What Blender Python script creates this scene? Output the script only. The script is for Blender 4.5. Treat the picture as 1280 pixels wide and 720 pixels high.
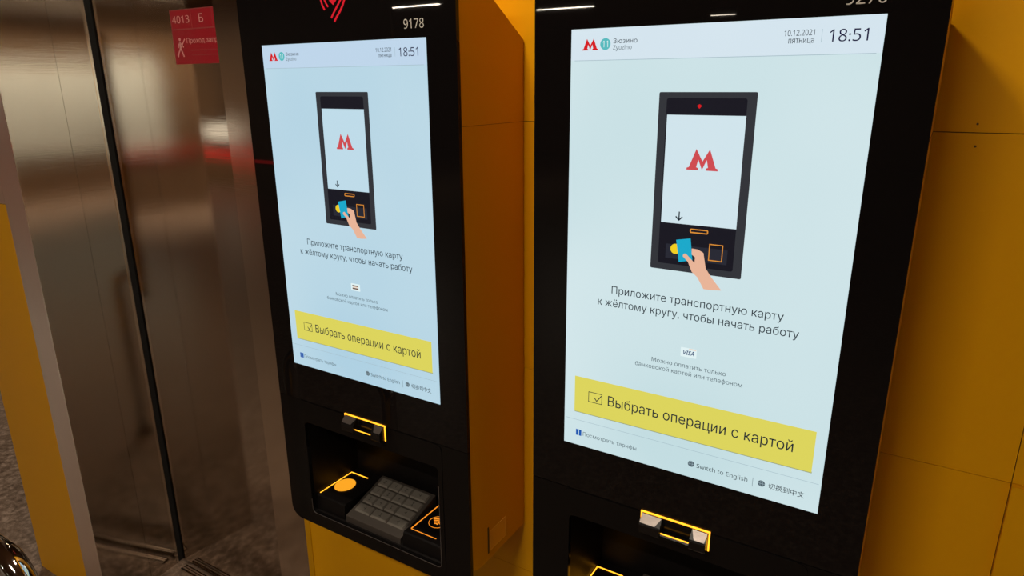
import bpy, bmesh, math, random
import numpy as np
from mathutils import Matrix, Vector
from mathutils.geometry import delaunay_2d_cdt
random.seed(7)
for o in list(bpy.data.objects):
    bpy.data.objects.remove(o, do_unlink=True)
SC = bpy.context.scene
COL = SC.collection
PI = math.pi

# ------------------------------------------------------------------ camera
FPX = 853.66
cam_d = bpy.data.cameras.new('camera')
cam_d.sensor_width = 36.0
cam_d.lens = FPX / 1280 * 36.0
cam_d.clip_start = 0.02
cam_d.clip_end = 200
cam = bpy.data.objects.new('camera', cam_d)
COL.objects.link(cam)
cam.matrix_world = (Matrix.Translation((0.4709, -0.9263, 0.5774)) @ Matrix.Rotation(0.5545, 4, 'Z')
                    @ Matrix.Rotation(PI/2 - 0.2888, 4, 'X') @ Matrix.Rotation(-0.0057, 4, 'Z'))
SC.camera = cam

# ------------------------------------------------------------------ world, exposure
w = bpy.data.worlds.new('world'); SC.world = w
w.use_nodes = True
w.node_tree.nodes['Background'].inputs[0].default_value = (0.9, 0.75, 0.6, 1)
w.node_tree.nodes['Background'].inputs[1].default_value = 0.02
SC.view_settings.view_transform = 'Standard'
SC.view_settings.look = 'None'
SC.view_settings.exposure = 0.0
SC.view_settings.gamma = 1.0
SC.view_settings.use_curve_mapping = False

# ceiling lamps of the hall, some added as fill: (x, y, z, length, power W, radiance of diffuser); all run along x
WARM = (1.0, 0.86, 0.68)
HALL_LAMPS = [
    (-0.36, -0.42, 1.86, 0.30, 19.0, 10.0, 'short linear ceiling lamp above the two ticket kiosks, nearest the yellow wall'),
    (-0.10, -2.10, 1.86, 0.90, 45.0, 10.0, 'linear ceiling lamp over the spot in front of the kiosks'),
    (6.1, -5.0, 1.86, 8.0, 240.0, 8.0, 'added linear fill lamp brightening the white cladding on the right'),  # added to brighten the cladding that the steel mirrors
    (-5.17, -9.9, 1.80, 1.05, 60.0, 10.0, 'linear ceiling lamp deep in the hall mirrored in the right kiosk'),
    (-7.00, -8.24, 1.80, 1.00, 60.0, 8.0, 'linear ceiling lamp in the hall mirrored in the left kiosk'),
    (-3.30, -12.6, 1.80, 0.45, 14.0, 1.2, 'farthest short linear ceiling lamp by the back of the hall'),
    (-3.6, 1.0, 1.86, 0.60, 45.0, 8.0, 'added short fill lamp brightening the passage floor left of the yellow pier'),  # added, unseen; lifts only the floor strip beside the pier
    (-11.5, -4.0, 1.80, 3.00, 120.0, 8.0, 'long linear ceiling lamp at the far left of the hall'),
    (-8.0, -2.2, 1.80, 1.20, 14.0, 8.0, 'linear ceiling lamp over the hall floor left of the steel door'),
]

# ------------------------------------------------------------------ materials
def lin(c):
    c = c / 255.0
    return c / 12.92 if c <= 0.04045 else ((c + 0.055) / 1.055) ** 2.4
def srgb(r, g, b): return (lin(r), lin(g), lin(b), 1.0)

def new_mat(name):
    m = bpy.data.materials.new(name); m.use_nodes = True
    nt = m.node_tree
    return m, nt, nt.nodes['Principled BSDF']

def plain(name, col, rough=0.5, metal=0.0, spec=0.5, bump=0.0, bscale=200.0, coat=0.0, var=0.0):
    m, nt, b = new_mat(name)
    b.inputs['Base Color'].default_value = col
    b.inputs['Roughness'].default_value = rough
    b.inputs['Metallic'].default_value = metal
    b.inputs['Specular IOR Level'].default_value = spec
    b.inputs['Coat Weight'].default_value = coat
    b.inputs['Coat Roughness'].default_value = 0.05
    tc = nt.nodes.new('ShaderNodeTexCoord')
    if bump > 0:
        n = nt.nodes.new('ShaderNodeTexNoise'); n.inputs['Scale'].default_value = bscale
        n.inputs['Detail'].default_value = 4
        nt.links.new(tc.outputs['Object'], n.inputs['Vector'])
        bp = nt.nodes.new('ShaderNodeBump'); bp.inputs['Strength'].default_value = bump
        bp.inputs['Distance'].default_value = 0.001
        nt.links.new(n.outputs['Fac'], bp.inputs['Height'])
        nt.links.new(bp.outputs['Normal'], b.inputs['Normal'])
    if var > 0:
        n = nt.nodes.new('ShaderNodeTexNoise'); n.inputs['Scale'].default_value = 6
        n.inputs['Detail'].default_value = 6
        nt.links.new(tc.outputs['Object'], n.inputs['Vector'])
        r = nt.nodes.new('ShaderNodeValToRGB')
        r.color_ramp.elements[0].position = 0.3; r.color_ramp.elements[1].position = 0.7
        r.color_ramp.elements[0].color = tuple(x * (1 - var) for x in col[:3]) + (1,)
        r.color_ramp.elements[1].color = tuple(min(1, x * (1 + var)) for x in col[:3]) + (1,)
        nt.links.new(n.outputs['Fac'], r.inputs['Fac'])
        nt.links.new(r.outputs['Color'], b.inputs['Base Color'])
    return m

def glow(name, col, strength=1.0, rough=0.3, spec=0.0):
    m, nt, b = new_mat(name)
    b.inputs['Base Color'].default_value = (0.01, 0.01, 0.01, 1)
    b.inputs['Roughness'].default_value = rough
    b.inputs['Specular IOR Level'].default_value = spec
    b.inputs['Emission Color'].default_value = col
    b.inputs['Emission Strength'].default_value = strength
    return m

def display(name, c_low, c_high, z0, z1):
    """backlit LCD white: two nearly equal tints, blended up the panel with faint unevenness"""
    m, nt, b = new_mat(name)
    b.inputs['Base Color'].default_value = (0.01, 0.01, 0.01, 1)
    b.inputs['Roughness'].default_value = 0.12
    b.inputs['Specular IOR Level'].default_value = 0.3
    tc = nt.nodes.new('ShaderNodeTexCoord')
    n = nt.nodes.new('ShaderNodeTexNoise'); n.inputs['Scale'].default_value = 3.0
    n.inputs['Detail'].default_value = 1
    nt.links.new(tc.outputs['Object'], n.inputs['Vector'])
    r = nt.nodes.new('ShaderNodeValToRGB')
    r.color_ramp.elements[0].position = 0.25; r.color_ramp.elements[1].position = 0.75
    r.color_ramp.elements[0].color = c_low; r.color_ramp.elements[1].color = c_high
    nt.links.new(n.outputs['Fac'], r.inputs['Fac'])
    nt.links.new(r.outputs['Color'], b.inputs['Emission Color'])
    b.inputs['Emission Strength'].default_value = 1.0
    return m

def steel(name, col, rough=0.2, bump=0.25, wave=0.5):
    """stainless sheet, brushed horizontally, slightly dished"""
    m, nt, b = new_mat(name)
    b.inputs['Base Color'].default_value = col
    b.inputs['Metallic'].default_value = 1.0
    b.inputs['Roughness'].default_value = rough
    tc = nt.nodes.new('ShaderNodeTexCoord')
    mp = nt.nodes.new('ShaderNodeMapping'); mp.inputs['Scale'].default_value = (3, 3, 900)
    nt.links.new(tc.outputs['Object'], mp.inputs['Vector'])
    n = nt.nodes.new('ShaderNodeTexNoise'); n.inputs['Scale'].default_value = 1.0
    n.inputs['Detail'].default_value = 3
    nt.links.new(mp.outputs['Vector'], n.inputs['Vector'])
    b1 = nt.nodes.new('ShaderNodeBump'); b1.inputs['Strength'].default_value = bump
    b1.inputs['Distance'].default_value = 0.0002
    nt.links.new(n.outputs['Fac'], b1.inputs['Height'])
    mp2 = nt.nodes.new('ShaderNodeMapping'); mp2.inputs['Scale'].default_value = (1.6, 1.6, 5.0)
    nt.links.new(tc.outputs['Object'], mp2.inputs['Vector'])
    n2 = nt.nodes.new('ShaderNodeTexNoise'); n2.inputs['Scale'].default_value = 1.0
    n2.inputs['Detail'].default_value = 1
    nt.links.new(mp2.outputs['Vector'], n2.inputs['Vector'])
    b2 = nt.nodes.new('ShaderNodeBump'); b2.inputs['Strength'].default_value = wave
    b2.inputs['Distance'].default_value = 0.01
    nt.links.new(n2.outputs['Fac'], b2.inputs['Height'])
    nt.links.new(b1.outputs['Normal'], b2.inputs['Normal'])
    nt.links.new(b2.outputs['Normal'], b.inputs['Normal'])
    mr = nt.nodes.new('ShaderNodeMapRange')
    mr.inputs['To Min'].default_value = rough * 0.8; mr.inputs['To Max'].default_value = rough * 1.3
    nt.links.new(n.outputs['Fac'], mr.inputs['Value'])
    nt.links.new(mr.outputs['Result'], b.inputs['Roughness'])
    return m

def granite(name):
    m, nt, b = new_mat(name)
    tc = nt.nodes.new('ShaderNodeTexCoord')
    n = nt.nodes.new('ShaderNodeTexNoise'); n.inputs['Scale'].default_value = 38; n.inputs['Detail'].default_value = 8
    n.inputs['Roughness'].default_value = 0.75
    nt.links.new(tc.outputs['Object'], n.inputs['Vector'])
    r = nt.nodes.new('ShaderNodeValToRGB')
    e = r.color_ramp.elements
    e[0].position = 0.36; e[0].color = srgb(78, 62, 50)
    e[1].position = 0.62; e[1].color = srgb(150, 130, 116)
    k = e.new(0.5); k.color = srgb(112, 94, 80)
    nt.links.new(n.outputs['Fac'], r.inputs['Fac'])
    nt.links.new(r.outputs['Color'], b.inputs['Base Color'])
    b.inputs['Roughness'].default_value = 0.35
    return m

M = {
    'yellow': plain('yellow_vinyl', (0.73, 0.345, 0.0, 1), 0.45, spec=0.2, bump=0.12, bscale=350),
    'yellow_coat': plain('yellow_powder_coat', (0.56, 0.27, 0.0, 1), 0.42, spec=0.2, bump=0.15, bscale=500),
    'yellow_wall_body': plain('dark_substrate', srgb(60, 35, 10), 0.8),
    'glass': plain('black_glass', (0.005, 0.004, 0.004, 1), 0.015, spec=0.22),
    'fascia': plain('black_plastic_panel', (0.004, 0.0035, 0.0035, 1), 0.12, spec=0.18),
    'tray': plain('black_tray_plastic', (0.005, 0.004, 0.004, 1), 0.42, spec=0.15),
    'silver': plain('thin_silver_lip', (0.55, 0.55, 0.58, 1), 0.35, metal=1.0),
    'bezel': plain('grey_metal_bezel', (0.22, 0.19, 0.18, 1), 0.3, metal=0.8, bump=0.2, bscale=900),
    'bezel_body': plain('black_bezel', (0.006, 0.005, 0.005, 1), 0.25, spec=0.3),
    'keys': plain('dark_steel_keys', (0.17, 0.155, 0.135, 1), 0.42, metal=0.2, bump=0.1, bscale=800),
    'keyplate': plain('keypad_plate', (0.10, 0.085, 0.075, 1), 0.4, metal=0.6),
    'keymark': plain('key_marks', (0.01, 0.01, 0.01, 1), 0.6),
    'amber': glow('amber_led', (1.0, 0.40, 0.02, 1), 2.2),
    'amber_soft': glow('amber_led_soft', (1.0, 0.30, 0.02, 1), 1.1),
    'amber_disc': glow('amber_disc', srgb(255, 168, 36), 1.0),
    'red_led': glow('red_led', (0.80, 0.01, 0.025, 1), 0.8),
    'number': plain('white_print', srgb(190, 185, 178), 0.5),
    'disp_bright': display('display_white', srgb(194, 220, 225), srgb(212, 231, 235), 0, 0.65),
    'disp_blue': display('display_blue_white', srgb(174, 208, 226), srgb(192, 219, 231), 0, 0.65),
    'hdr_bright': glow('display_header', srgb(212, 228, 238), 1.0, 0.12, 0.3),
    'hdr_blue': glow('display_header_blue', srgb(190, 213, 234), 1.0, 0.12, 0.3),
    'inner_bright': glow('display_drawn_screen', srgb(208, 228, 236), 1.0, 0.12, 0.3),
    'inner_blue': glow('display_drawn_screen_blue', srgb(190, 219, 233), 1.0, 0.12, 0.3),
    'ink': glow('display_ink', srgb(28, 40, 50), 1.0),
    'ink_navy': glow('display_navy_ink', srgb(22, 22, 62), 1.0),
    'ink_grey': glow('display_grey_ink', srgb(84, 100, 108), 1.0),
    'rule': glow('display_rule', srgb(160, 184, 194), 1.0),
    'card_shadow': glow('display_rule_dark', srgb(150, 160, 120), 1.0),
    'logo_red': glow('display_red', srgb(214, 22, 30), 1.0),
    'logo_red_soft': glow('display_soft_red', srgb(206, 74, 80), 1.0),
    'teal': glow('display_teal', srgb(88, 186, 190), 1.0),
    'ui_white': glow('display_white_ink', srgb(225, 242, 244), 1.0),
    'ui_yellow': glow('display_yellow_button', srgb(220, 212, 92), 1.0),
    'dev_frame': glow('display_device_frame', srgb(48, 50, 56), 1.0),
    'dev_panel': glow('display_device_panel', srgb(18, 18, 30), 1.0),
    'dev_tray': glow('display_device_tray', srgb(36, 38, 50), 1.0),
    'ui_orange': glow('display_orange', srgb(222, 142, 52), 1.0),
    'ui_lemon': glow('display_lemon', srgb(240, 206, 30), 1.0),
    'ui_cyan': glow('display_cyan_card', srgb(20, 168, 202), 1.0),
    'ui_skin': glow('display_skin', srgb(232, 180, 152), 1.0),
    'ui_blue': glow('display_blue', srgb(24, 88, 176), 1.0),
    'ui_visa': glow('display_card_blue', srgb(16, 60, 110), 1.0),
    'ui_peach': glow('display_peach', srgb(236, 214, 196), 1.0),
    'ui_brown': glow('display_brown', srgb(110, 80, 66), 1.0),
    'steel': steel('brushed_steel', (0.57, 0.51, 0.445, 1), 0.055, 0.12, 0.04),
    'steel_side': steel('brushed_steel_side', (0.57, 0.51, 0.445, 1), 0.055, 0.12, 0.04),
    'steel_trim': steel('steel_trim', (0.72, 0.64, 0.55, 1), 0.11, 0.2, 0.06),
    'steel_pale': steel('steel_pale', (0.86, 0.74, 0.66, 1), 0.34, 0.2, 0.2),
    'gap': plain('dark_gap', (0.008, 0.007, 0.006, 1), 0.8),
    'chrome': plain('polished_chrome', (0.72, 0.72, 0.72, 1), 0.06, metal=1.0),
    'sign_red': plain('sign_red', (0.34, 0.004, 0.015, 1), 0.4),
    'sign_ink': plain('sign_pale_ink', srgb(214, 150, 145), 0.5),
    'sign_ink_dim': plain('sign_dim_ink', srgb(150, 60, 60), 0.5),
    'floor': granite('granite_floor'),
    'ceiling': plain('brown_ceiling', srgb(112, 82, 56), 0.7, bump=0.2, bscale=20),
    'hall_wall': plain('brown_hall_wall', srgb(118, 90, 64), 0.6, var=0.2),
    'white_wall': plain('white_cladding', srgb(226, 232, 226), 0.5, var=0.03),
    'red_band': glow('red_light_line', (1.0, 0.03, 0.03, 1), 1.6),
    'sign_lit': glow('lit_sign_face', srgb(250, 238, 215), 1.3),
    'lamp_body': plain('lamp_body', srgb(70, 66, 62), 0.5, metal=0.4),
    'screw': plain('screw_head', (0.12, 0.06, 0.02, 1), 0.5, metal=0.5),
    'sticker_film': plain('amber_sticker', (0.62, 0.30, 0.02, 1), 0.3),
    'sticker_edge': plain('pale_sticker_line', (0.80, 0.52, 0.12, 1), 0.4),
    'black_print': plain('black_print', (0.01, 0.008, 0.008, 1), 0.5),
}

# ------------------------------------------------------------------ helpers
class MB:
    def __init__(s, off=(0, 0, 0)):
        s.v = []; s.f = []; s.off = off
    def add(s, verts, faces):
        n = len(s.v)
        s.v += [(a - s.off[0], b - s.off[1], c - s.off[2]) for a, b, c in verts]
        s.f += [tuple(i + n for i in f) for f in faces]
        return s
    def box(s, x0, x1, y0, y1, z0, z1):
        return s.add([(x0, y0, z0), (x1, y0, z0), (x1, y1, z0), (x0, y1, z0),
                      (x0, y0, z1), (x1, y0, z1), (x1, y1, z1), (x0, y1, z1)],
                     [(0, 1, 5, 4), (1, 2, 6, 5), (2, 3, 7, 6), (3, 0, 4, 7), (4, 5, 6, 7), (3, 2, 1, 0)])
    def slab(s, poly, y0, y1):
        """xz outline extruded between y0 (front) and y1 (back)"""
        a = sum(poly[i][0] * poly[(i + 1) % len(poly)][1] - poly[(i + 1) % len(poly)][0] * poly[i][1] for i in range(len(poly)))
        if a < 0: poly = poly[::-1]
        n = len(poly)
        v = [(x, y0, z) for x, z in poly] + [(x, y1, z) for x, z in poly]
        f = [tuple(range(n)), tuple(range(2 * n - 1, n - 1, -1))]
        f += [(i, i + n, (i + 1) % n + n, (i + 1) % n) for i in range(n)]
        return s.add(v, f)
    def prism(s, poly, axis, a0, a1):
        """outline extruded along x (axis 0, poly in yz) or z (axis 2, poly in xy)"""
        n = len(poly)
        if axis == 0: v = [(a0, p, q) for p, q in poly] + [(a1, p, q) for p, q in poly]
        else: v = [(p, q, a0) for p, q in poly] + [(p, q, a1) for p, q in poly]
        f = [tuple(range(n)), tuple(range(2 * n - 1, n - 1, -1))]
        f += [(i, (i + 1) % n, (i + 1) % n + n, i + n) for i in range(n)]
        return s.add(v, f)
    def obj(s, name, mat, parent=None, smooth=False, bevel=0.0, seg=2):
        me = bpy.data.meshes.new(name)
        me.from_pydata(s.v, [], s.f); me.materials.append(mat)
        bm = bmesh.new(); bm.from_mesh(me)
        bmesh.ops.recalc_face_normals(bm, faces=bm.faces)
        if bevel > 0:
            bmesh.ops.bevel(bm, geom=bm.edges[:], offset=bevel, segments=seg, affect='EDGES', profile=0.5)
        bm.to_mesh(me); bm.free()
        if smooth:
            for p in me.polygons: p.use_smooth = True
        o = bpy.data.objects.new(name, me); COL.objects.link(o)
        if parent: o.parent = parent
        return o

def thing(name, label, cat, loc, group=None):
    o = bpy.data.objects.new(name, None); COL.objects.link(o)
    o.empty_display_size = 0.05
    o.location = loc; o['label'] = label; o['category'] = cat
    if group: o['group'] = group
    return o
def struct(o):
    o['kind'] = 'structure'; return o

def rrect(x0, x1, z0, z1, r, n=6, corners=(1, 1, 1, 1)):
    """rounded outline, corners = (bl, br, tr, tl)"""
    pts = []
    for (cx, cz, a, k) in ((x0, z0, PI, corners[0]), (x1, z0, 1.5 * PI, corners[1]), (x1, z1, 0, corners[2]), (x0, z1, PI / 2, corners[3])):
        if not k: pts.append((cx, cz)); continue
        ox = cx + (r if cx == x0 else -r); oz = cz + (r if cz == z0 else -r)
        for i in range(n + 1):
            t = a + PI / 2 * i / n
            pts.append((ox + r * math.cos(t), oz + r * math.sin(t)))
    return pts
def circle(cx, cz, r, n=28, rz=None):
    rz = rz or r
    return [(cx + r * math.cos(2 * PI * i / n), cz + rz * math.sin(2 * PI * i / n)) for i in range(n)]
def stroke(mb, pts, wd, y0, y1, closed=False):
    """polyline of constant width in the xz plane"""
    n = len(pts)
    L = []; R = []
    for i in range(n):
        if closed: a, b = pts[i - 1], pts[(i + 1) % n]
        else: a, b = pts[max(0, i - 1)], pts[min(n - 1, i + 1)]
        p = pts[i]
        if 0 < i < n - 1 or closed:
            d1 = Vector((p[0] - a[0], p[1] - a[1])).normalized(); d2 = Vector((b[0] - p[0], b[1] - p[1])).normalized()
            t = (d1 + d2).normalized(); k = 1 / max(0.5, t.dot(d1))
        else:
            t = Vector((b[0] - a[0], b[1] - a[1])).normalized(); k = 1
        nx, nz = -t.y * wd / 2 * k, t.x * wd / 2 * k
        L.append((p[0] + nx, p[1] + nz)); R.append((p[0] - nx, p[1] - nz))
    m = n if closed else n - 1
    for i in range(m):
        j = (i + 1) % n
        mb.slab([L[i], L[j], R[j], R[i]], y0, y1)
    return mb
def holed_plate(outer, inner, y0, y1):
    """plate with one hole, both outlines with matching sweep; returns an MB fragment via bmesh"""
    bm = bmesh.new()
    def ring(pts):
        vs = [bm.verts.new((x, y0, z)) for x, z in pts]
        return [bm.edges.new((vs[i], vs[(i + 1) % len(vs)])) for i in range(len(vs))]
    e = ring(outer) + ring(inner)
    bmesh.ops.triangle_fill(bm, use_beauty=True, edges=e)
    r = bmesh.ops.extrude_face_region(bm, geom=bm.faces[:])
    for v in [g for g in r['geom'] if isinstance(g, bmesh.types.BMVert)]: v.co.y = y1
    bm.verts.index_update()
    vs = [tuple(v.co) for v in bm.verts]; fs = [tuple(v.index for v in f.verts) for f in bm.faces]
    bm.free()
    return vs, fs

_dg = None
def text_geo(s, bold=0.0):
    c = bpy.data.curves.new('t', 'FONT'); c.body = s; c.size = 1.0; c.offset = bold; c.resolution_u = 3
    c.fill_mode = 'NONE'
    o = bpy.data.objects.new('t', c); COL.objects.link(o)
    dg = bpy.context.evaluated_depsgraph_get()
    me = bpy.data.meshes.new_from_object(o.evaluated_get(dg))
    v = [(p.co.x, p.co.y) for p in me.vertices]; e = [tuple(q.vertices) for q in me.edges]
    bpy.data.objects.remove(o, do_unlink=True); bpy.data.curves.remove(c); bpy.data.meshes.remove(me)
    # fill the outlines by winding number (the font's own fill breaks on some letters)
    nv, ne, nf = delaunay_2d_cdt([Vector(p) for p in v], e, [], 0, 1e-6)[:3]
    P = np.array([tuple(p) for p in nv]); T = np.array([tuple(t) for t in nf if len(t) == 3])
    cen = P[T].mean(axis=1)
    A = np.array([v[a] for a, b in e]); B = np.array([v[b] for a, b in e])
    cr = (B[:, 0] - A[:, 0])[None] * (cen[:, 1][:, None] - A[:, 1][None]) - (B[:, 1] - A[:, 1])[None] * (cen[:, 0][:, None] - A[:, 0][None])
    upw = (A[:, 1][None] <= cen[:, 1][:, None]) & (B[:, 1][None] > cen[:, 1][:, None]) & (cr > 0)
    dnw = (A[:, 1][None] > cen[:, 1][:, None]) & (B[:, 1][None] <= cen[:, 1][:, None]) & (cr < 0)
    wn = upw.sum(1) - dnw.sum(1)
    T = T[wn != 0]
    used = sorted(set(T.ravel().tolist())); ix = {u: i for i, u in enumerate(used)}
    return [tuple(P[u]) for u in used], [tuple(ix[i] for i in t) for t in T.tolist()]
_cap = None
def text(s, x0, x1, z, cap, y, mat, parent, off=(0, 0, 0), bold=0.0, name='lettering', italic=0.0, heavy=False, drop=None):
    """text fitted between x0 and x1 on baseline z with capital height cap, facing -y"""
    global _cap
    if _cap is None: _cap = max(p[1] for p in text_geo('H')[0])
    # plain sans digits and Latin letters (the default face has a bare stroke for 1)
    num = all(ch in '0123456789.:' for ch in s)
    def up(ch):
        if ch.isdigit(): return chr(0x1D7E2 + ord(ch) - 48)
        if 'A' <= ch <= 'Z': return chr((0x1D5D4 if heavy else 0x1D5A0) + ord(ch) - 65)
        if 'a' <= ch <= 'z': return chr((0x1D5EE if heavy else 0x1D5BA) + ord(ch) - 97)
        return ch
    v, f = text_geo(''.join(up(ch) for ch in s), bold)
    a = min(p[0] for p in v); b = max(p[0] for p in v)
    if drop is not None:   # fit height exactly (scripts without capitals)
        lo = min(p[1] for p in v); hi = max(p[1] for p in v); kz = cap / (hi - lo); zb = lo
    elif num: kz = cap / max(p[1] for p in v); zb = 0
    else: kz = cap / _cap; zb = 0
    kx = (x1 - x0) / (b - a)
    mb = MB(off)
    mb.add([(x0 + (p[0] - a) * kx + italic * p[1] * kz, y, z + (p[1] - zb) * kz) for p in v], f)
    me = bpy.data.meshes.new(name); me.from_pydata(mb.v, [], mb.f); me.materials.append(mat)
    o = bpy.data.objects.new(name, me); COL.objects.link(o)
    if parent: o.parent = parent
    return o

# ------------------------------------------------------------------ setting
FZ = -1.14      # floor
CZ = 1.92       # ceiling
WY = 0.21       # face of the yellow wall
struct(MB().box(-24, 8, -15, 4, FZ - 0.1, FZ).obj('floor', M['floor']))
struct(MB().box(-24, 8, -15, 4, CZ, CZ + 0.1).obj('ceiling', M['ceiling']))

wall = struct(MB().box(-0.946, 2.6, WY + 0.003, 0.45, FZ, CZ).obj('wall_back', M['yellow_wall_body']))
zs = [FZ, -0.49, 0.011, 0.512, 1.013, CZ]
def panel(x0, x1, z0, z1, y=WY, g=0.0006):
    return MB().box(x0 + g, x1 - g, y, WY + 0.003, z0 + g, z1 - g).obj('panel', M['yellow'], wall)
for i in range(5):
    panel(-0.925, 0.19, zs[i], zs[i + 1])
    panel(0.19, 0.631, zs[i], zs[i + 1])
panel(0.631, 1.75, zs[0], zs[1], WY - 0.010); panel(0.631, 1.75, zs[1], zs[2], WY - 0.010)
for i in range(2, 5): panel(0.631, 1.75, zs[i], zs[i + 1])
for i in range(5): panel(1.75, 2.6, zs[i], zs[i + 1])
MB().box(-0.946, -0.925, WY - 0.002, WY + 0.003, FZ, CZ).obj('end_strip', M['yellow_coat'], wall)
for x, z in ((0.5084, 0.5236), (0.5103, 0.4939)):
    MB().slab(circle(x, z, 0.0016, 10), WY - 0.0008, WY).obj('screw', M['screw'], wall)

# steel jamb in front of the door leaf, left of the yellow wall
jamb = struct(MB().box(-1.0825, -0.9465, WY, WY + 0.045, FZ, CZ).obj('trim_1', M['steel_trim']))
# door leaf
door = struct(MB().box(-1.737, -0.9, 0.272, 0.30, FZ + 0.012, CZ).obj('door_1', M['steel']))
struct(MB().box(-1.80, -0.9, 0.302, 0.45, FZ, CZ).obj('wall_behind_door', M['gap']))
# niche side wall (faces right) with two sheets
side = struct(MB().prism([(-2.168, -0.018), (-1.7112, -0.018), (-1.7525, 0.275), (-1.7525, 0.30), (-2.168, 0.30)], 2, FZ, CZ).obj('wall_left', M['gap']))
def sheet(x0, x1, y0, y1, z0, z1, mat='steel_side', name='panel'):
    return MB().box(x0, x1, y0, y1, z0, z1).obj(name, M[mat], side)
def sx_(y): return -1.7092 - (y + 0.02) * 0.1407
def side_sheet(y0, y1, t, mat='steel_side', name='panel'):
    MB().prism([(sx_(y0) + t, y0), (sx_(y1) + t, y1), (sx_(y1) - 0.0015, y1), (sx_(y0) - 0.0015, y0)], 2, FZ, CZ).obj(name, M[mat], side)
side_sheet(-0.0190, 0.1455, 0)
side_sheet(0.1463, 0.2520, 0)
side_sheet(0.2520, 0.2590, 0.0025, 'steel_trim', 'edge_strip')
side_sheet(-0.0205, -0.0190, 0.0006, 'steel_trim', 'edge_strip')
# front face of that pier: pale steel strip, yellow sheet, steel above it
PY = -0.0200
sheet(-1.825, -1.7108, PY, PY + 0.002, FZ, CZ, 'steel_pale')
sheet(-2.170, -1.8262, PY, PY + 0.002, FZ, 0.251, 'yellow')
sheet(-2.170, -1.8262, PY, PY + 0.002, 0.2525, CZ, 'steel_pale')
# threshold in front of the door
sill = struct(MB().box(-1.70, -1.09, 0.236, 0.262, FZ, FZ + 0.008).obj('trim_2', M['steel_trim']))
MB().box(-1.70, -1.09, 0.244, 0.246, FZ + 0.008, FZ + 0.011).obj('rib', M['steel_pale'], sill)
MB().box(-1.70, -1.09, 0.253, 0.255, FZ + 0.008, FZ + 0.011).obj('rib', M['steel_pale'], sill)

# the rest of the hall (behind the camera, seen only as reflections)
struct(MB().box(-24, 8, -15.1, -15, FZ, CZ).obj('wall_front', M['hall_wall']))
struct(MB().box(8, 8.1, -15, 4, FZ, CZ).obj('wall_right', M['hall_wall']))
struct(MB().box(-24.1, -24, -15, 4, FZ, CZ).obj('wall_far_left', M['hall_wall']))
struct(MB().box(2.6, 8, 0.45, 0.55, FZ, CZ).obj('wall_back_right', M['hall_wall']))
struct(MB().box(-24, -3.0, 3.9, 4, FZ, CZ).obj('wall_passage', M['hall_wall']))
clad = struct(MB().box(-23, -6, -6.55, -6.5, FZ, CZ).obj('wall_opposite', M['hall_wall']))
MB().box(-22, -8.0, -6.50, -6.47, -0.62, -0.57).obj('red_line', M['red_band'], clad)
bright = struct(MB().box(6.5, 6.55, -10, 0.4, FZ, CZ).obj('wall_right_clad', M['hall_wall']))
for y0, y1, z0 in ((-9.9, -8.4, -0.44), (-8.4, -6.9, -0.44), (-6.9, -5.4, -0.44), (-2.25, -1.1, -0.27)):
    MB().box(6.485, 6.5, y0 + 0.002, y1 - 0.002, z0, 0.95).obj('panel', M['white_wall'], bright)
MB().box(6.47, 6.5, -2.75, -1.4, -0.315, -0.285).obj('red_line', M['red_band'], bright)

def lamp(x, y, z, ln, power, rad, label):
    # one ceiling lamp: housing, diffuser, and its own light
    t = thing('linear_ceiling_lamp', label, 'lamp', (x, y, z), 'linear lamps under the hall ceiling')
    if x > 5: t.rotation_euler = (0, 0, PI / 2)   # this one runs along the right wall
    MB().box(-ln / 2 - 0.02, ln / 2 + 0.02, -0.045, 0.045, 0.004, CZ - z).obj('housing', M['lamp_body'], t)
    m = glow('lamp_diffuser', WARM + (1,), rad)
    MB().box(-ln / 2, ln / 2, -0.035, 0.035, -0.002, 0.004).obj('diffuser', m, t)
    ld = bpy.data.lights.new('lamp_light', 'AREA'); ld.shape = 'RECTANGLE'; ld.size = ln; ld.size_y = 0.07
    if x > 5: ld.spread = math.radians(80)   # beam narrowed so the added cladding lamp spares the kiosk sides
    ld.energy = power; ld.color = (1.0, 0.98, 0.90) if x > 5 else WARM
    lo = bpy.data.objects.new('lamp_light', ld); COL.objects.link(lo); lo.parent = t
    lo.location = (0, 0, -0.006)
for a in HALL_LAMPS: lamp(*a)

# lit information box hanging in the hall
t = thing('lit_sign_box', 'small lit rectangular sign box hanging in the hall opposite the steel door', 'sign', (-10.15, -6.3, -0.32))
MB().box(-0.55, 0.55, 0, 0.08, 0, 0.30).obj('case', M['lamp_body'], t)
MB().box(-0.53, 0.53, 0.08, 0.085, 0.02, 0.28).obj('sign_face', M['sign_lit'], t)
MB().box(-0.02, 0.02, 0.02, 0.06, 0.30, CZ + 0.32).obj('hanger', M['lamp_body'], t)

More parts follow.
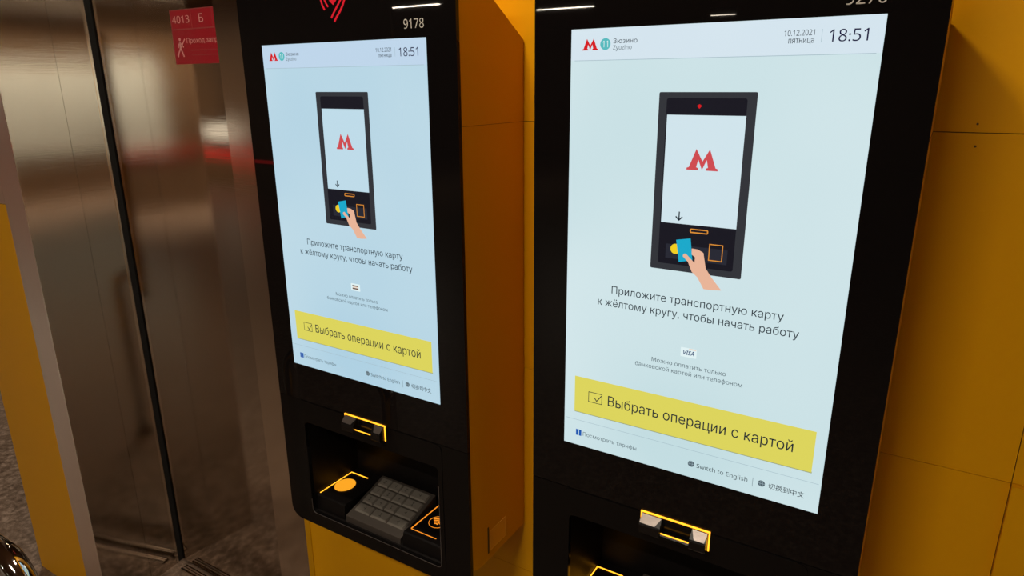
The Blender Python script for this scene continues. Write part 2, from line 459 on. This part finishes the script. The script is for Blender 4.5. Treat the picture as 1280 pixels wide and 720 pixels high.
# ------------------------------------------------------------------ kiosks
OFF = (0.199, 0.105, -0.405)
def kiosk(x0, number, label, right):
    root = thing('ticket_kiosk', label, 'ticket kiosk', (x0 + OFF[0], OFF[1], OFF[2]), 'pair of ticket kiosks')
    root.location = (x0 + OFF[0], OFF[1], OFF[2])
    X0, X1 = -0.061, 0.4585
    def mb(): return MB(OFF)
    # yellow housing with sloping top back edge
    mb().prism([(0.0082, -0.356), (0.03, -0.366), (0.2085, -0.366), (0.2085, 0.656), (0.11, 0.715), (0.02, 0.775), (0.0082, 0.775)],
               0, X0 + 0.0015, X1 - 0.0003).obj('housing', M['yellow_coat'], root, bevel=0.0015)
    hs = [o for o in root.children if o.name.startswith('housing')][0]
    cut = mb().box(0.004, 0.395, -0.05, 0.158, -0.3855, -0.126).obj('cut', M['fascia'], root)
    md = hs.modifiers.new('cut', 'BOOLEAN'); md.operation = 'DIFFERENCE'; md.object = cut; md.solver = 'EXACT'
    me2 = bpy.data.meshes.new_from_object(hs.evaluated_get(bpy.context.evaluated_depsgraph_get()))
    hs.modifiers.clear(); hs.data = me2
    bpy.data.objects.remove(cut, do_unlink=True)
    # screened seam of the vinyl wrap along the side
    mb().box(X1 - 0.0006, X1 + 0.0001, 0.009, 0.2085, 0.5118, 0.5124).obj('wrap_seam', M['yellow_wall_body'], root)
    # upper glass
    mb().slab(rrect(X0, X1, -0.0862, 0.80, 0.028, corners=(0, 0, 1, 1)), 0.0, 0.008).obj('glass_panel', M['glass'], root)
    # lower fascia with the opening
    op = (0.0125, 0.3865, -0.3715, -0.1390)
    vs, fs = holed_plate(rrect(X0, X1, -0.405, -0.0874, 0.030, 8, corners=(1, 1, 0, 0)), rrect(*op, 0.010, 5), 0.0, 0.008)
    mb().add(vs, fs).obj('lower_fascia', M['fascia'], root)
    # slightly raised insert around slot and opening
    vs, fs = holed_plate(rrect(0.0015, 0.3965, -0.385, -0.0885, 0.012, 5), rrect(op[0] - 0.0002, op[1] + 0.0002, op[2] - 0.0002, op[3] + 0.0002, 0.010, 5), -0.0012, 0.0005)
    mb().add(vs, fs).obj('insert_frame', M['fascia'], root)
    # silver lip line along bottom and right of the opening
    lip = mb()
    r = 0.010
    pts = [(op[0], op[2] + 0.035), (op[0], op[2] + r)]
    pts += [(op[0] + r - r * math.cos(a), op[2] + r - r * math.sin(a)) for a in (0.4, 0.8, 1.2, PI / 2)]
    pts += [(op[1] - r + r * math.sin(a), op[2] + r - r * math.cos(a)) for a in (0, 0.4, 0.8, 1.2, PI / 2)]
    pts += [(op[1], op[3] - 0.04)]
    stroke(lip, pts, 0.0008, -0.0018, -0.0010)
    lip.obj('lip', M['silver'], root)
    # recess: back, top, sides, floor
    rec = mb()
    rec.box(op[0] - 0.004, op[0], 0.008, 0.15, -0.380, op[3] + 0.004)
    rec.box(op[1], op[1] + 0.004, 0.008, 0.15, -0.380, op[3] + 0.004)
    rec.box(op[0], op[1], 0.15, 0.154, -0.380, op[3] + 0.004)
    rec.box(op[0], op[1], 0.008, 0.15, op[3], op[3] + 0.004)
    rec.prism([(0.008, -0.376), (0.15, -0.376), (0.15, -0.352), (0.030, -0.364), (0.008, -0.3715)], 0, op[0], op[1])
    rec.obj('recess', M['tray'], root)
    # ---- round tap reader on the left
    pod = mb().prism([(0.012, -0.3725), (0.0145, -0.336), (0.018, -0.3332), (0.146, -0.3332), (0.149, -0.3725)], 0, 0.0128, 0.1000).obj('card_reader', M['tray'], root)
    b = mb(); n = 32
    b.prism([(0.042 + 0.0235 * math.cos(2 * PI * i / n), 0.075 + 0.0265 * math.sin(2 * PI * i / n)) for i in range(n)], 2, -0.3333, -0.3318)
    b.obj('lit_disc', M['amber_disc'], pod)
    b = mb()
    b.box(0.0138, 0.0160, 0.022, 0.1255, -0.3333, -0.3324); b.box(0.0160, 0.0680, 0.1232, 0.1258, -0.3333, -0.3324)
    b.obj('lit_bracket', M['amber'], pod)
    # ---- contactless bank reader on the right
    pod = mb().prism([(0.012, -0.3725), (0.0145, -0.340), (0.018, -0.3372), (0.146, -0.3372), (0.149, -0.3725)], 0, 0.2720, 0.3862).obj('contactless_reader', M['tray'], root)
    b = mb()
    b.box(0.2790, 0.2812, 0.032, 0.1285, -0.3373, -0.3364); b.box(0.2812, 0.3480, 0.0305, 0.0322, -0.3373, -0.3366)
    b.obj('lit_bracket', M['amber_soft'], pod)
    b = mb()
    cx, cy = 0.3160, 0.0790
    def arc(cx, cy, r0, r1, a0, a1, n, z0=-0.3373, z1=-0.3366):
        for i in range(n):
            t0 = a0 + (a1 - a0) * i / n; t1 = a0 + (a1 - a0) * (i + 1) / n
            b.prism([(cx + r0 * math.cos(t0), cy + r0 * math.sin(t0)), (cx + r1 * math.cos(t0), cy + r1 * math.sin(t0)),
                     (cx + r1 * math.cos(t1), cy + r1 * math.sin(t1)), (cx + r0 * math.cos(t1), cy + r0 * math.sin(t1))], 2, z0, z1)
    arc(cx, cy, 0.0195, 0.0205, 0, 2 * PI, 30)
    for k in range(4): arc(cx, cy - 0.012, 0.005 + k * 0.0055, 0.0078 + k * 0.0055, PI / 2 - 0.75, PI / 2 + 0.75, 6)
    b.obj('contactless_symbol', M['amber_soft'], pod)
    # ---- keypad, tilted towards the user
    sl = 0.28
    def zt(y): return -0.3585 + sl * y
    pad = mb().prism([(0.011, -0.372), (0.0115, zt(0.0115)), (0.138, zt(0.138)), (0.138, -0.372)], 0, 0.105, 0.2655).obj('keypad', M['keyplate'], root, bevel=0.001)
    marks = mb()
    kx0, kx1, ky0, ky1 = 0.1135, 0.2565, 0.0305, 0.1310
    cw = [0.030, 0.030, 0.030, 0.046]; gx = (kx1 - kx0 - sum(cw)) / 3; kh = 0.0215; gy = (ky1 - ky0 - 4 * kh) / 3
    for r_ in range(4):
        x = kx0; y = ky0 + r_ * (kh + gy)
        cols = cw if r_ else [0.0445, 0.046, 0.046]
        g = gx if r_ else (kx1 - kx0 - sum(cols)) / 2
        for c_, wd in enumerate(cols):
            k = mb()
            h = 0.0035
            A = [(x, y), (x + wd, y), (x + wd, y + kh), (x, y + kh)]
            B = [(x + 0.002, y + 0.002), (x + wd - 0.002, y + 0.002), (x + wd - 0.002, y + kh - 0.002), (x + 0.002, y + kh - 0.002)]
            k.add([(p, q, zt(q)) for p, q in A] + [(p, q, zt(q) + h) for p, q in B],
                  [(0, 1, 5, 4), (1, 2, 6, 5), (2, 3, 7, 6), (3, 0, 4, 7), (4, 5, 6, 7)])
            kk = k.obj('key', M['keys'], pad)
            mx, my = x + wd / 2, y + kh / 2
            for (dx, dy, sx, sy) in (((0, 0.0035, 0.003, 0.0006), (0, 0, 0.0006, 0.004), (0, -0.0035, 0.003, 0.0006)) if (r_ + c_) % 2 else ((0, 0, 0.0025, 0.0006), (0.0022, 0, 0.0006, 0.004))):
                p0, p1, q0, q1 = mx + dx - sx, mx + dx + sx, my + dy - sy, my + dy + sy
                marks.add([(p0, q0, zt(q0) + h + 2e-4), (p1, q0, zt(q0) + h + 2e-4), (p1, q1, zt(q1) + h + 2e-4), (p0, q1, zt(q1) + h + 2e-4)], [(0, 1, 2, 3)])
            x += wd + g
    marks.obj('key_marks', M['keymark'], pad)['kind'] = 'stuff'
    # ---- card slot: lit outline and bezel
    s = mb()
    s.box(0.1424, 0.2550, -0.0028, -0.0008, -0.0862, -0.0838)
    s.box(0.2528, 0.2550, -0.0028, -0.0008, -0.1180, -0.0862)
    s.box(0.1424, 0.1446, -0.0028, -0.0008, -0.1180, -0.0862)
    slot = s.obj('lit_slot_outline', M['amber'], root)
    b = mb()
    prof = [(-0.0009, -0.0866), (-0.004, -0.0868), (-0.0150, -0.0985), (-0.0165, -0.1010), (-0.0165, -0.1140), (-0.0150, -0.1165), (-0.0009, -0.1175)]
    b.prism(prof, 0, 0.1450, 0.1790)
    bz = b.obj('slot_bezel', M['bezel_body'], root)
    b2 = mb().prism(prof, 0, 0.2270, 0.2522).obj('slot_bezel', M['bezel_body'], root)
    def facet(xa, xb, xc, xd):
        return mb().add([(xa, -0.0045, -0.0868), (xb, -0.0045, -0.0868), (xc, -0.0150, -0.0980), (xd, -0.0150, -0.0980),
                         (xa, -0.0041, -0.0872), (xb, -0.0041, -0.0872), (xc, -0.0146, -0.0984), (xd, -0.0146, -0.0984)],
                        [(0, 1, 2, 3), (4, 5, 6, 7), (0, 1, 5, 4), (1, 2, 6, 5), (2, 3, 7, 6), (3, 0, 4, 7)])
    facet(0.1454, 0.1785, 0.1700, 0.1454).obj('metal_plate', M['bezel'], bz)
    facet(0.2275, 0.2518, 0.2500, 0.2340).obj('metal_plate', M['bezel'], b2)
    b = mb()
    b.prism([(-0.0009, -0.0868), (-0.003, -0.090), (-0.003, -0.1065), (-0.0009, -0.1065)], 0, 0.1790, 0.2270)
    b.prism([(-0.0009, -0.1085), (-0.0130, -0.1085), (-0.0150, -0.1110), (-0.0150, -0.1165), (-0.0009, -0.1175)], 0, 0.1790, 0.2270)
    b.obj('slot_mouth', M['fascia'], bz)
    mb().box(0.1800, 0.2255, -0.0134, -0.0116, -0.1086, -0.1072).obj('slot_light', M['amber'], bz)
    # ---- red location mark above, number print
    b = mb()
    stroke(b, [(0.2140, 0.7600), (0.2210, 0.7450), (0.2240, 0.7300), (0.2229, 0.7191), (0.2185, 0.7110), (0.2109, 0.7014), (0.2024, 0.6930), (0.1960, 0.6855)], 0.0036, -0.0006, -0.0001)
    stroke(b, [(0.2080, 0.7480), (0.2135, 0.7380), (0.2155, 0.7280), (0.2138, 0.7197), (0.2062, 0.7112), (0.1971, 0.7015), (0.1893, 0.6920)], 0.0034, -0.0006, -0.0001)
    stroke(b, [(0.1740, 0.7600), (0.1680, 0.7450), (0.1655, 0.7320), (0.1665, 0.7227), (0.1695, 0.7138), (0.1744, 0.7060)], 0.0032, -0.0006, -0.0001)
    stroke(b, [(0.1800, 0.7480), (0.1755, 0.7380), (0.1742, 0.7300), (0.1756, 0.7221), (0.1790, 0.7160), (0.1832, 0.7105)], 0.0030, -0.0006, -0.0001)
    b.slab(circle(0.1955, 0.7250, 0.0095, 20), -0.0006, -0.0001)
    b.slab([(0.1885, 0.7190), (0.1965, 0.7125), (0.2025, 0.7190)], -0.0009, -0.0006)
    b.obj('red_location_mark', M['red_led'], root)
    nx = (0.3525, 0.3945, 0.6672, 0.0148) if not right else (0.3530, 0.3955, 0.6642, 0.0150)
    text(number, nx[0], nx[1], nx[2], nx[3], -0.0004, M['number'], root, OFF, name='number_print')
    # ---- display
    D = 'disp_bright' if right else 'disp_blue'
    scr = mb().box(0.0, 0.398, -0.0010, 0.0, 0.0, 0.6524).obj('display', M[D], root)
    Y = -0.0011
    def flat(poly, mat, name, k=1):
        m = mb(); m.slab(poly, Y - 0.00012 * k, Y - 0.00012 * (k - 1))
        return m.obj(name, M[mat], scr)
    def tx(s_, a, b_, z, cap, mat, k=1, **kw): return text(s_, a, b_, z, cap, Y - 0.00012 * k - 0.00003, M[mat], scr, OFF, **kw)
    def rect(a, b_, c, d): return [(a, c), (b_, c), (b_, d), (a, d)]
    flat(rect(0.0003, 0.3977, 0.6105, 0.6521), 'hdr_bright' if right else 'hdr_blue', 'header_band')
    flat(rect(0.006, 0.392, 0.6098, 0.6105), 'rule', 'rule_line')
    def metro_m(cx, z0, wd, h, mat, k=2):
        s1, s2 = wd / 2, h
        half = [(0, 0.10), (0.12, 0.0), (0.36, 0.0)]
        P = [(-1.0, 0), (-1.0, 0.10), (-0.86, 0.13), (-0.43, 1.0), (0, 0.42), (0.43, 1.0), (0.86, 0.13), (1.0, 0.10), (1.0, 0),
             (0.26, 0), (0.26, 0.10), (0.38, 0.14), (0.27, 0.50), (0, 0.02), (-0.27, 0.50), (-0.38, 0.14), (-0.26, 0.10), (-0.26, 0)]
        flat([(cx + p * s1, z0 + q * s2) for p, q in P], mat, 'letter_mark', k)
    metro_m(0.0299, 0.6238, 0.0240, 0.0154, 'logo_red')
    flat(circle(0.0530, 0.6314, 0.0078), 'teal', 'line_disc', 2)
    tx('11', 0.0489, 0.0570, 0.6272, 0.0085, 'ui_white', 3)
    tx('Зюзино', 0.0648, 0.0999, 0.6320, 0.0058, 'ink', 2, bold=0.012)
    tx('Zyuzino', 0.0648, 0.0922, 0.6235, 0.0056, 'ink_grey', 2)
    tx('10.12.2021', 0.2890, 0.3236, 0.6325, 0.0066, 'ink', 2)
    tx('пятница', 0.2946, 0.3237, 0.6240, 0.0066, 'ink', 2)
    flat(rect(0.3314, 0.3319, 0.6240, 0.6390), 'rule', 'rule_line', 2)
    tx('18:51', 0.3400, 0.3815, 0.6244, 0.0138, 'ink_navy', 2)
    # drawn machine
    flat(rrect(0.1352, 0.2647, 0.3216, 0.5673, 0.002, 3), 'dev_frame', 'drawn_machine', 1)
    flat(rrect(0.1462, 0.2527, 0.3308, 0.5596, 0.003, 3), 'dev_panel', 'drawn_panel', 2)
    flat(rect(0.1478, 0.2528, 0.3900, 0.5377), 'inner_bright' if right else 'inner_blue', 'drawn_screen', 3)
    metro_m(0.2006, 0.4655, 0.0424, 0.0283, 'logo_red_soft', 4)
    b = mb(); ya, yb = Y - 0.0005, Y - 0.00036
    stroke(b, [(0.1734, 0.4070), (0.1734, 0.3955)], 0.0017, ya, yb); stroke(b, [(0.1686, 0.4000), (0.1734, 0.3950), (0.1782, 0.4000)], 0.0017, ya, yb)
    b.obj('arrow', M['ink'], scr)
    b = mb(); stroke(b, rrect(0.1908, 0.2148, 0.3795, 0.3840, 0.001, 2), 0.0016, ya, yb, True); b.obj('drawn_slot', M['ui_orange'], scr)
    flat(rect(0.1570, 0.2440, 0.3390, 0.3598), 'dev_tray', 'drawn_tray', 3)
    flat(circle(0.1712, 0.3535, 0.0073), 'ui_lemon', 'drawn_disc', 4)
    b = mb(); stroke(b, rect(0.2190, 0.2370, 0.3430, 0.3655), 0.0013, ya, yb, True); b.obj('drawn_reader', M['ui_orange'], scr)
    flat([(0.1715, 0.3667), (0.1919, 0.3708), (0.1965, 0.3402), (0.1773, 0.3350)], 'ui_cyan', 'drawn_card', 5)
    flat([(0.1945, 0.3569), (0.2032, 0.3563), (0.2113, 0.3525), (0.2137, 0.3417), (0.2161, 0.3308), (0.2248, 0.3191), (0.24, 0.3023), (0.2262, 0.3007),
          (0.2152, 0.3007), (0.2054, 0.3164), (0.1969, 0.3233), (0.1904, 0.337), (0.1826, 0.3442), (0.1832, 0.3475), (0.1864, 0.3486), (0.1966, 0.3395),
          (0.1999, 0.3367), (0.2001, 0.3447), (0.1952, 0.3481)], 'ui_skin', 'drawn_hand', 6)
    if right: flat([(0.1880, 0.5497), (0.1913, 0.5520), (0.1946, 0.5497), (0.1913, 0.5460)], 'logo_red', 'red_reflection', 3)  # reflection of the red mark, drawn onto the display as a flat patch
    # captions
    tx('Приложите транспортную карту', 0.0762, 0.3250, 0.2725, 0.0112, 'ink', 1, bold=0.013)
    tx('к жёлтому кругу, чтобы начать работу', 0.0542, 0.3465, 0.2515, 0.0112, 'ink', 1, bold=0.013)
    flat(rrect(0.1888, 0.2124, 0.1938, 0.2082, 0.001, 2), 'ui_white', 'card_badge', 1)
    if right:
        flat(rect(0.2010, 0.2115, 0.2058, 0.2078), 'ui_peach', 'card_badge_stripe', 2)
        tx('VISA', 0.1915, 0.2090, 0.1976, 0.0062, 'ui_visa', 2, heavy=True, italic=0.2)
    else:
        flat(rect(0.1935, 0.2080, 0.2000, 0.2022), 'ui_peach', 'card_badge_stripe', 2)
        flat(rect(0.1925, 0.2080, 0.2025, 0.2050), 'ui_brown', 'card_badge_stripe', 2)
        flat(rect(0.1925, 0.2080, 0.1968, 0.1995), 'ui_brown', 'card_badge_stripe', 2)
    tx('Можно оплатить только', 0.1453, 0.2563, 0.1765, 0.0064, 'ink_grey', 1, bold=0.006)
    tx('банковской картой или телефоном', 0.1195, 0.2804, 0.1647, 0.0064, 'ink_grey', 1, bold=0.006)
    flat(rect(0.0185, 0.3840, 0.0600, 0.0625), 'card_shadow', 'button_shadow', 1)
    flat(rect(0.0180, 0.3835, 0.0612, 0.1236), 'ui_yellow', 'button', 2)
    b = mb(); ya, yb = Y - 0.00038, Y - 0.00026
    stroke(b, rect(0.0432, 0.0664, 0.0838, 0.1011), 0.0010, ya, yb, True)
    stroke(b, [(0.0535, 0.0925), (0.0575, 0.0875), (0.0655, 0.0985)], 0.0014, ya - 0.0001, yb)
    b.obj('card_icon', M['ink'], scr)
    tx('Выбрать операции с картой', 0.0770, 0.3565, 0.0848, 0.0162, 'ink', 3, bold=0.009)
    flat(rect(0.0018, 0.3949, 0.0455, 0.0461), 'rule', 'rule_line', 1)
    flat(rect(0.0218, 0.0316, 0.0177, 0.0285), 'ui_blue', 'book_icon', 1)
    flat(rect(0.0262, 0.0272, 0.0177, 0.0270), 'ui_white', 'book_icon_fold', 2)
    tx('Посмотреть тарифы', 0.0346, 0.1284, 0.0193, 0.0066, 'ink_grey', 1)
    for gx_ in (0.2168, 0.3203):
        flat(circle(gx_, 0.0230, 0.0050, 20), 'ink_grey', 'globe_icon', 1)
        b = mb(); ya, yb = Y - 0.0003, Y - 0.00015
        stroke(b, circle(gx_, 0.0230, 0.0020, 14, 0.0046), 0.0004, ya, yb, True)
        stroke(b, [(gx_ - 0.0048, 0.0230), (gx_ + 0.0048, 0.0230)], 0.0004, ya - 0.0001, yb)
        b.obj('globe_lines', M['rule'], scr)
    tx('Switch to English', 0.2253, 0.3007, 0.0192, 0.0066, 'ink', 1)
    flat(rect(0.3078, 0.3083, 0.0143, 0.0290), 'ink_grey', 'rule_line', 1)
    tx('切换到中文', 0.3300, 0.3785, 0.0180, 0.0098, 'ink', 1, drop=True)
    # ---- sticker on the right flank
    sx = X1 - 0.0003
    st = mb().box(sx, sx + 0.0004, 0.070, 0.130, -0.347, -0.300).obj('side_sticker', M['sticker_film'], root)
    b = mb()
    for (a0, a1, c0, c1) in ((0.070, 0.130, -0.3006, -0.300), (0.070, 0.130, -0.347, -0.3464), (0.1294, 0.130, -0.347, -0.300), (0.070, 0.0706, -0.347, -0.300)):
        b.box(sx + 0.0003, sx + 0.0007, a0, a1, c0, c1)
    b.obj('sticker_border', M['sticker_edge'], st)
    mb().box(sx, sx + 0.0006, 0.0620, 0.0665, -0.350, -0.288).obj('sticker_bar', M['black_print'], st)
    return root

kiosk(0.0, '9276', 'nearer right-hand wall ticket kiosk with the largest bright screen', True)
kiosk(-0.6614, '9178', 'left wall ticket kiosk numbered 9178 with keypad visible, beside the steel door', False)

# ------------------------------------------------------------------ red sign on the door leaf
SY = 0.272
OS = (-1.20, SY, 0.637)
sg = MB(OS).box(-1.352, -1.040, SY - 0.0012, SY - 0.0002, 0.637, 0.775).obj('door_sign', M['sign_red'])
sg.location = OS
sg['label'] = 'red sticker sign with 4013 and a crossed-out walker on the steel door'; sg['category'] = 'sign'
b = MB(OS)
for (a, c, d, e) in ((-1.352, -1.349, 0.637, 0.775), (-1.352, -1.040, 0.7725, 0.775), (-1.352, -1.040, 0.7240, 0.7268),
                     (-1.2620, -1.2605, 0.7268, 0.7725), (-1.1745, -1.1730, 0.7268, 0.7725)):
    b.box(a, c, SY - 0.0015, SY - 0.0012, d, e)
b.obj('ruled_lines', M['sign_ink_dim'], sg)
def stx(s, a, b_, z, cap, mat='sign_ink', **k): return text(s, a, b_, z, cap, SY - 0.0014, M[mat], sg, OS, **k)
stx('4013', -1.3440, -1.2700, 0.7412, 0.0185, bold=0.01)
stx('Б', -1.2285, -1.2105, 0.7397, 0.0200, bold=0.01)
stx('Проход запрещён', -1.2920, -1.1080, 0.6900, 0.0120)
b = MB(OS)
b.box(-1.2785, -1.1100, SY - 0.0014, SY - 0.0012, 0.6705, 0.6722); b.box(-1.2785, -1.1100, SY - 0.0014, SY - 0.0012, 0.6585, 0.6602)
b.obj('faint_lines', M['sign_ink_dim'], sg)
b = MB(OS)
ya, yb = SY - 0.0016, SY - 0.0012
b.slab(circle(-1.3225, 0.7005, 0.0042, 14), ya, yb)
stroke(b, [(-1.3225, 0.6945), (-1.3235, 0.6770)], 0.0070, ya, yb)
stroke(b, [(-1.3235, 0.6780), (-1.3330, 0.6660), (-1.3380, 0.6560)], 0.0042, ya, yb)
stroke(b, [(-1.3235, 0.6780), (-1.3170, 0.6670), (-1.3120, 0.6560)], 0.0042, ya, yb)
stroke(b, [(-1.3225, 0.6930), (-1.3320, 0.6850), (-1.3320, 0.6790)], 0.0030, ya, yb)
stroke(b, [(-1.3225, 0.6930), (-1.3140, 0.6850), (-1.3090, 0.6800)], 0.0030, ya, yb)
stroke(b, [(-1.3000, 0.7010), (-1.3400, 0.6590)], 0.0026, ya - 0.0002, yb)
b.obj('crossed_walker', M['sign_ink'], sg)

# ------------------------------------------------------------------ chrome rail, lower left
def tube(path, r, mat, name, parent, n=20):
    b = MB(); P = [Vector(p) for p in path]
    rings = []
    up = Vector((0, 1, 0))
    for i, p in enumerate(P):
        t = (P[min(i + 1, len(P) - 1)] - P[max(i - 1, 0)]).normalized()
        a = t.cross(up).normalized(); c = a.cross(t).normalized()
        rings.append([tuple(p + a * r * math.cos(2 * PI * k / n) + c * r * math.sin(2 * PI * k / n)) for k in range(n)])
    v = [q for R in rings for q in R]
    f = [(i * n + k, i * n + (k + 1) % n, (i + 1) * n + (k + 1) % n, (i + 1) * n + k) for i in range(len(P) - 1) for k in range(n)]
    f += [tuple(range(n)), tuple(range((len(P) - 1) * n, len(P) * n))]
    b.add(v, f)
    return b.obj(name, mat, parent, smooth=True)
RX, RY, RZ, RR, RT = -0.862, -0.50, -0.272, 0.075, 0.024   # right end, y, top axis height, bend radius, tube radius
rail = thing('chrome_handrail', 'polished chrome tube handrail curving down at the lower left edge', 'handrail', (RX, RY, FZ))
path = []
L_ = -1.3
for i in range(13):
    a = PI - PI / 2 * i / 12
    path.append((L_ - RX + RR + RR * math.cos(a), 0, RZ - FZ - RR + RR * math.sin(a)))
path = [(L_ - RX, 0, 0.0)] + path
for i in range(13):
    a = PI / 2 - PI / 2 * i / 12
    path.append((-RR + RR * math.cos(a), 0, RZ - FZ - RR + RR * math.sin(a)))
path += [(0, 0, 0.0)]
tube(path, RT, M['chrome'], 'tube', rail)
for x in (0, L_ - RX):
    b = MB(); b.prism([(x + 0.045 * math.cos(2 * PI * i / 24), 0.045 * math.sin(2 * PI * i / 24)) for i in range(24)], 2, 0.0, 0.012)
    b.obj('foot_flange', M['chrome'], rail)
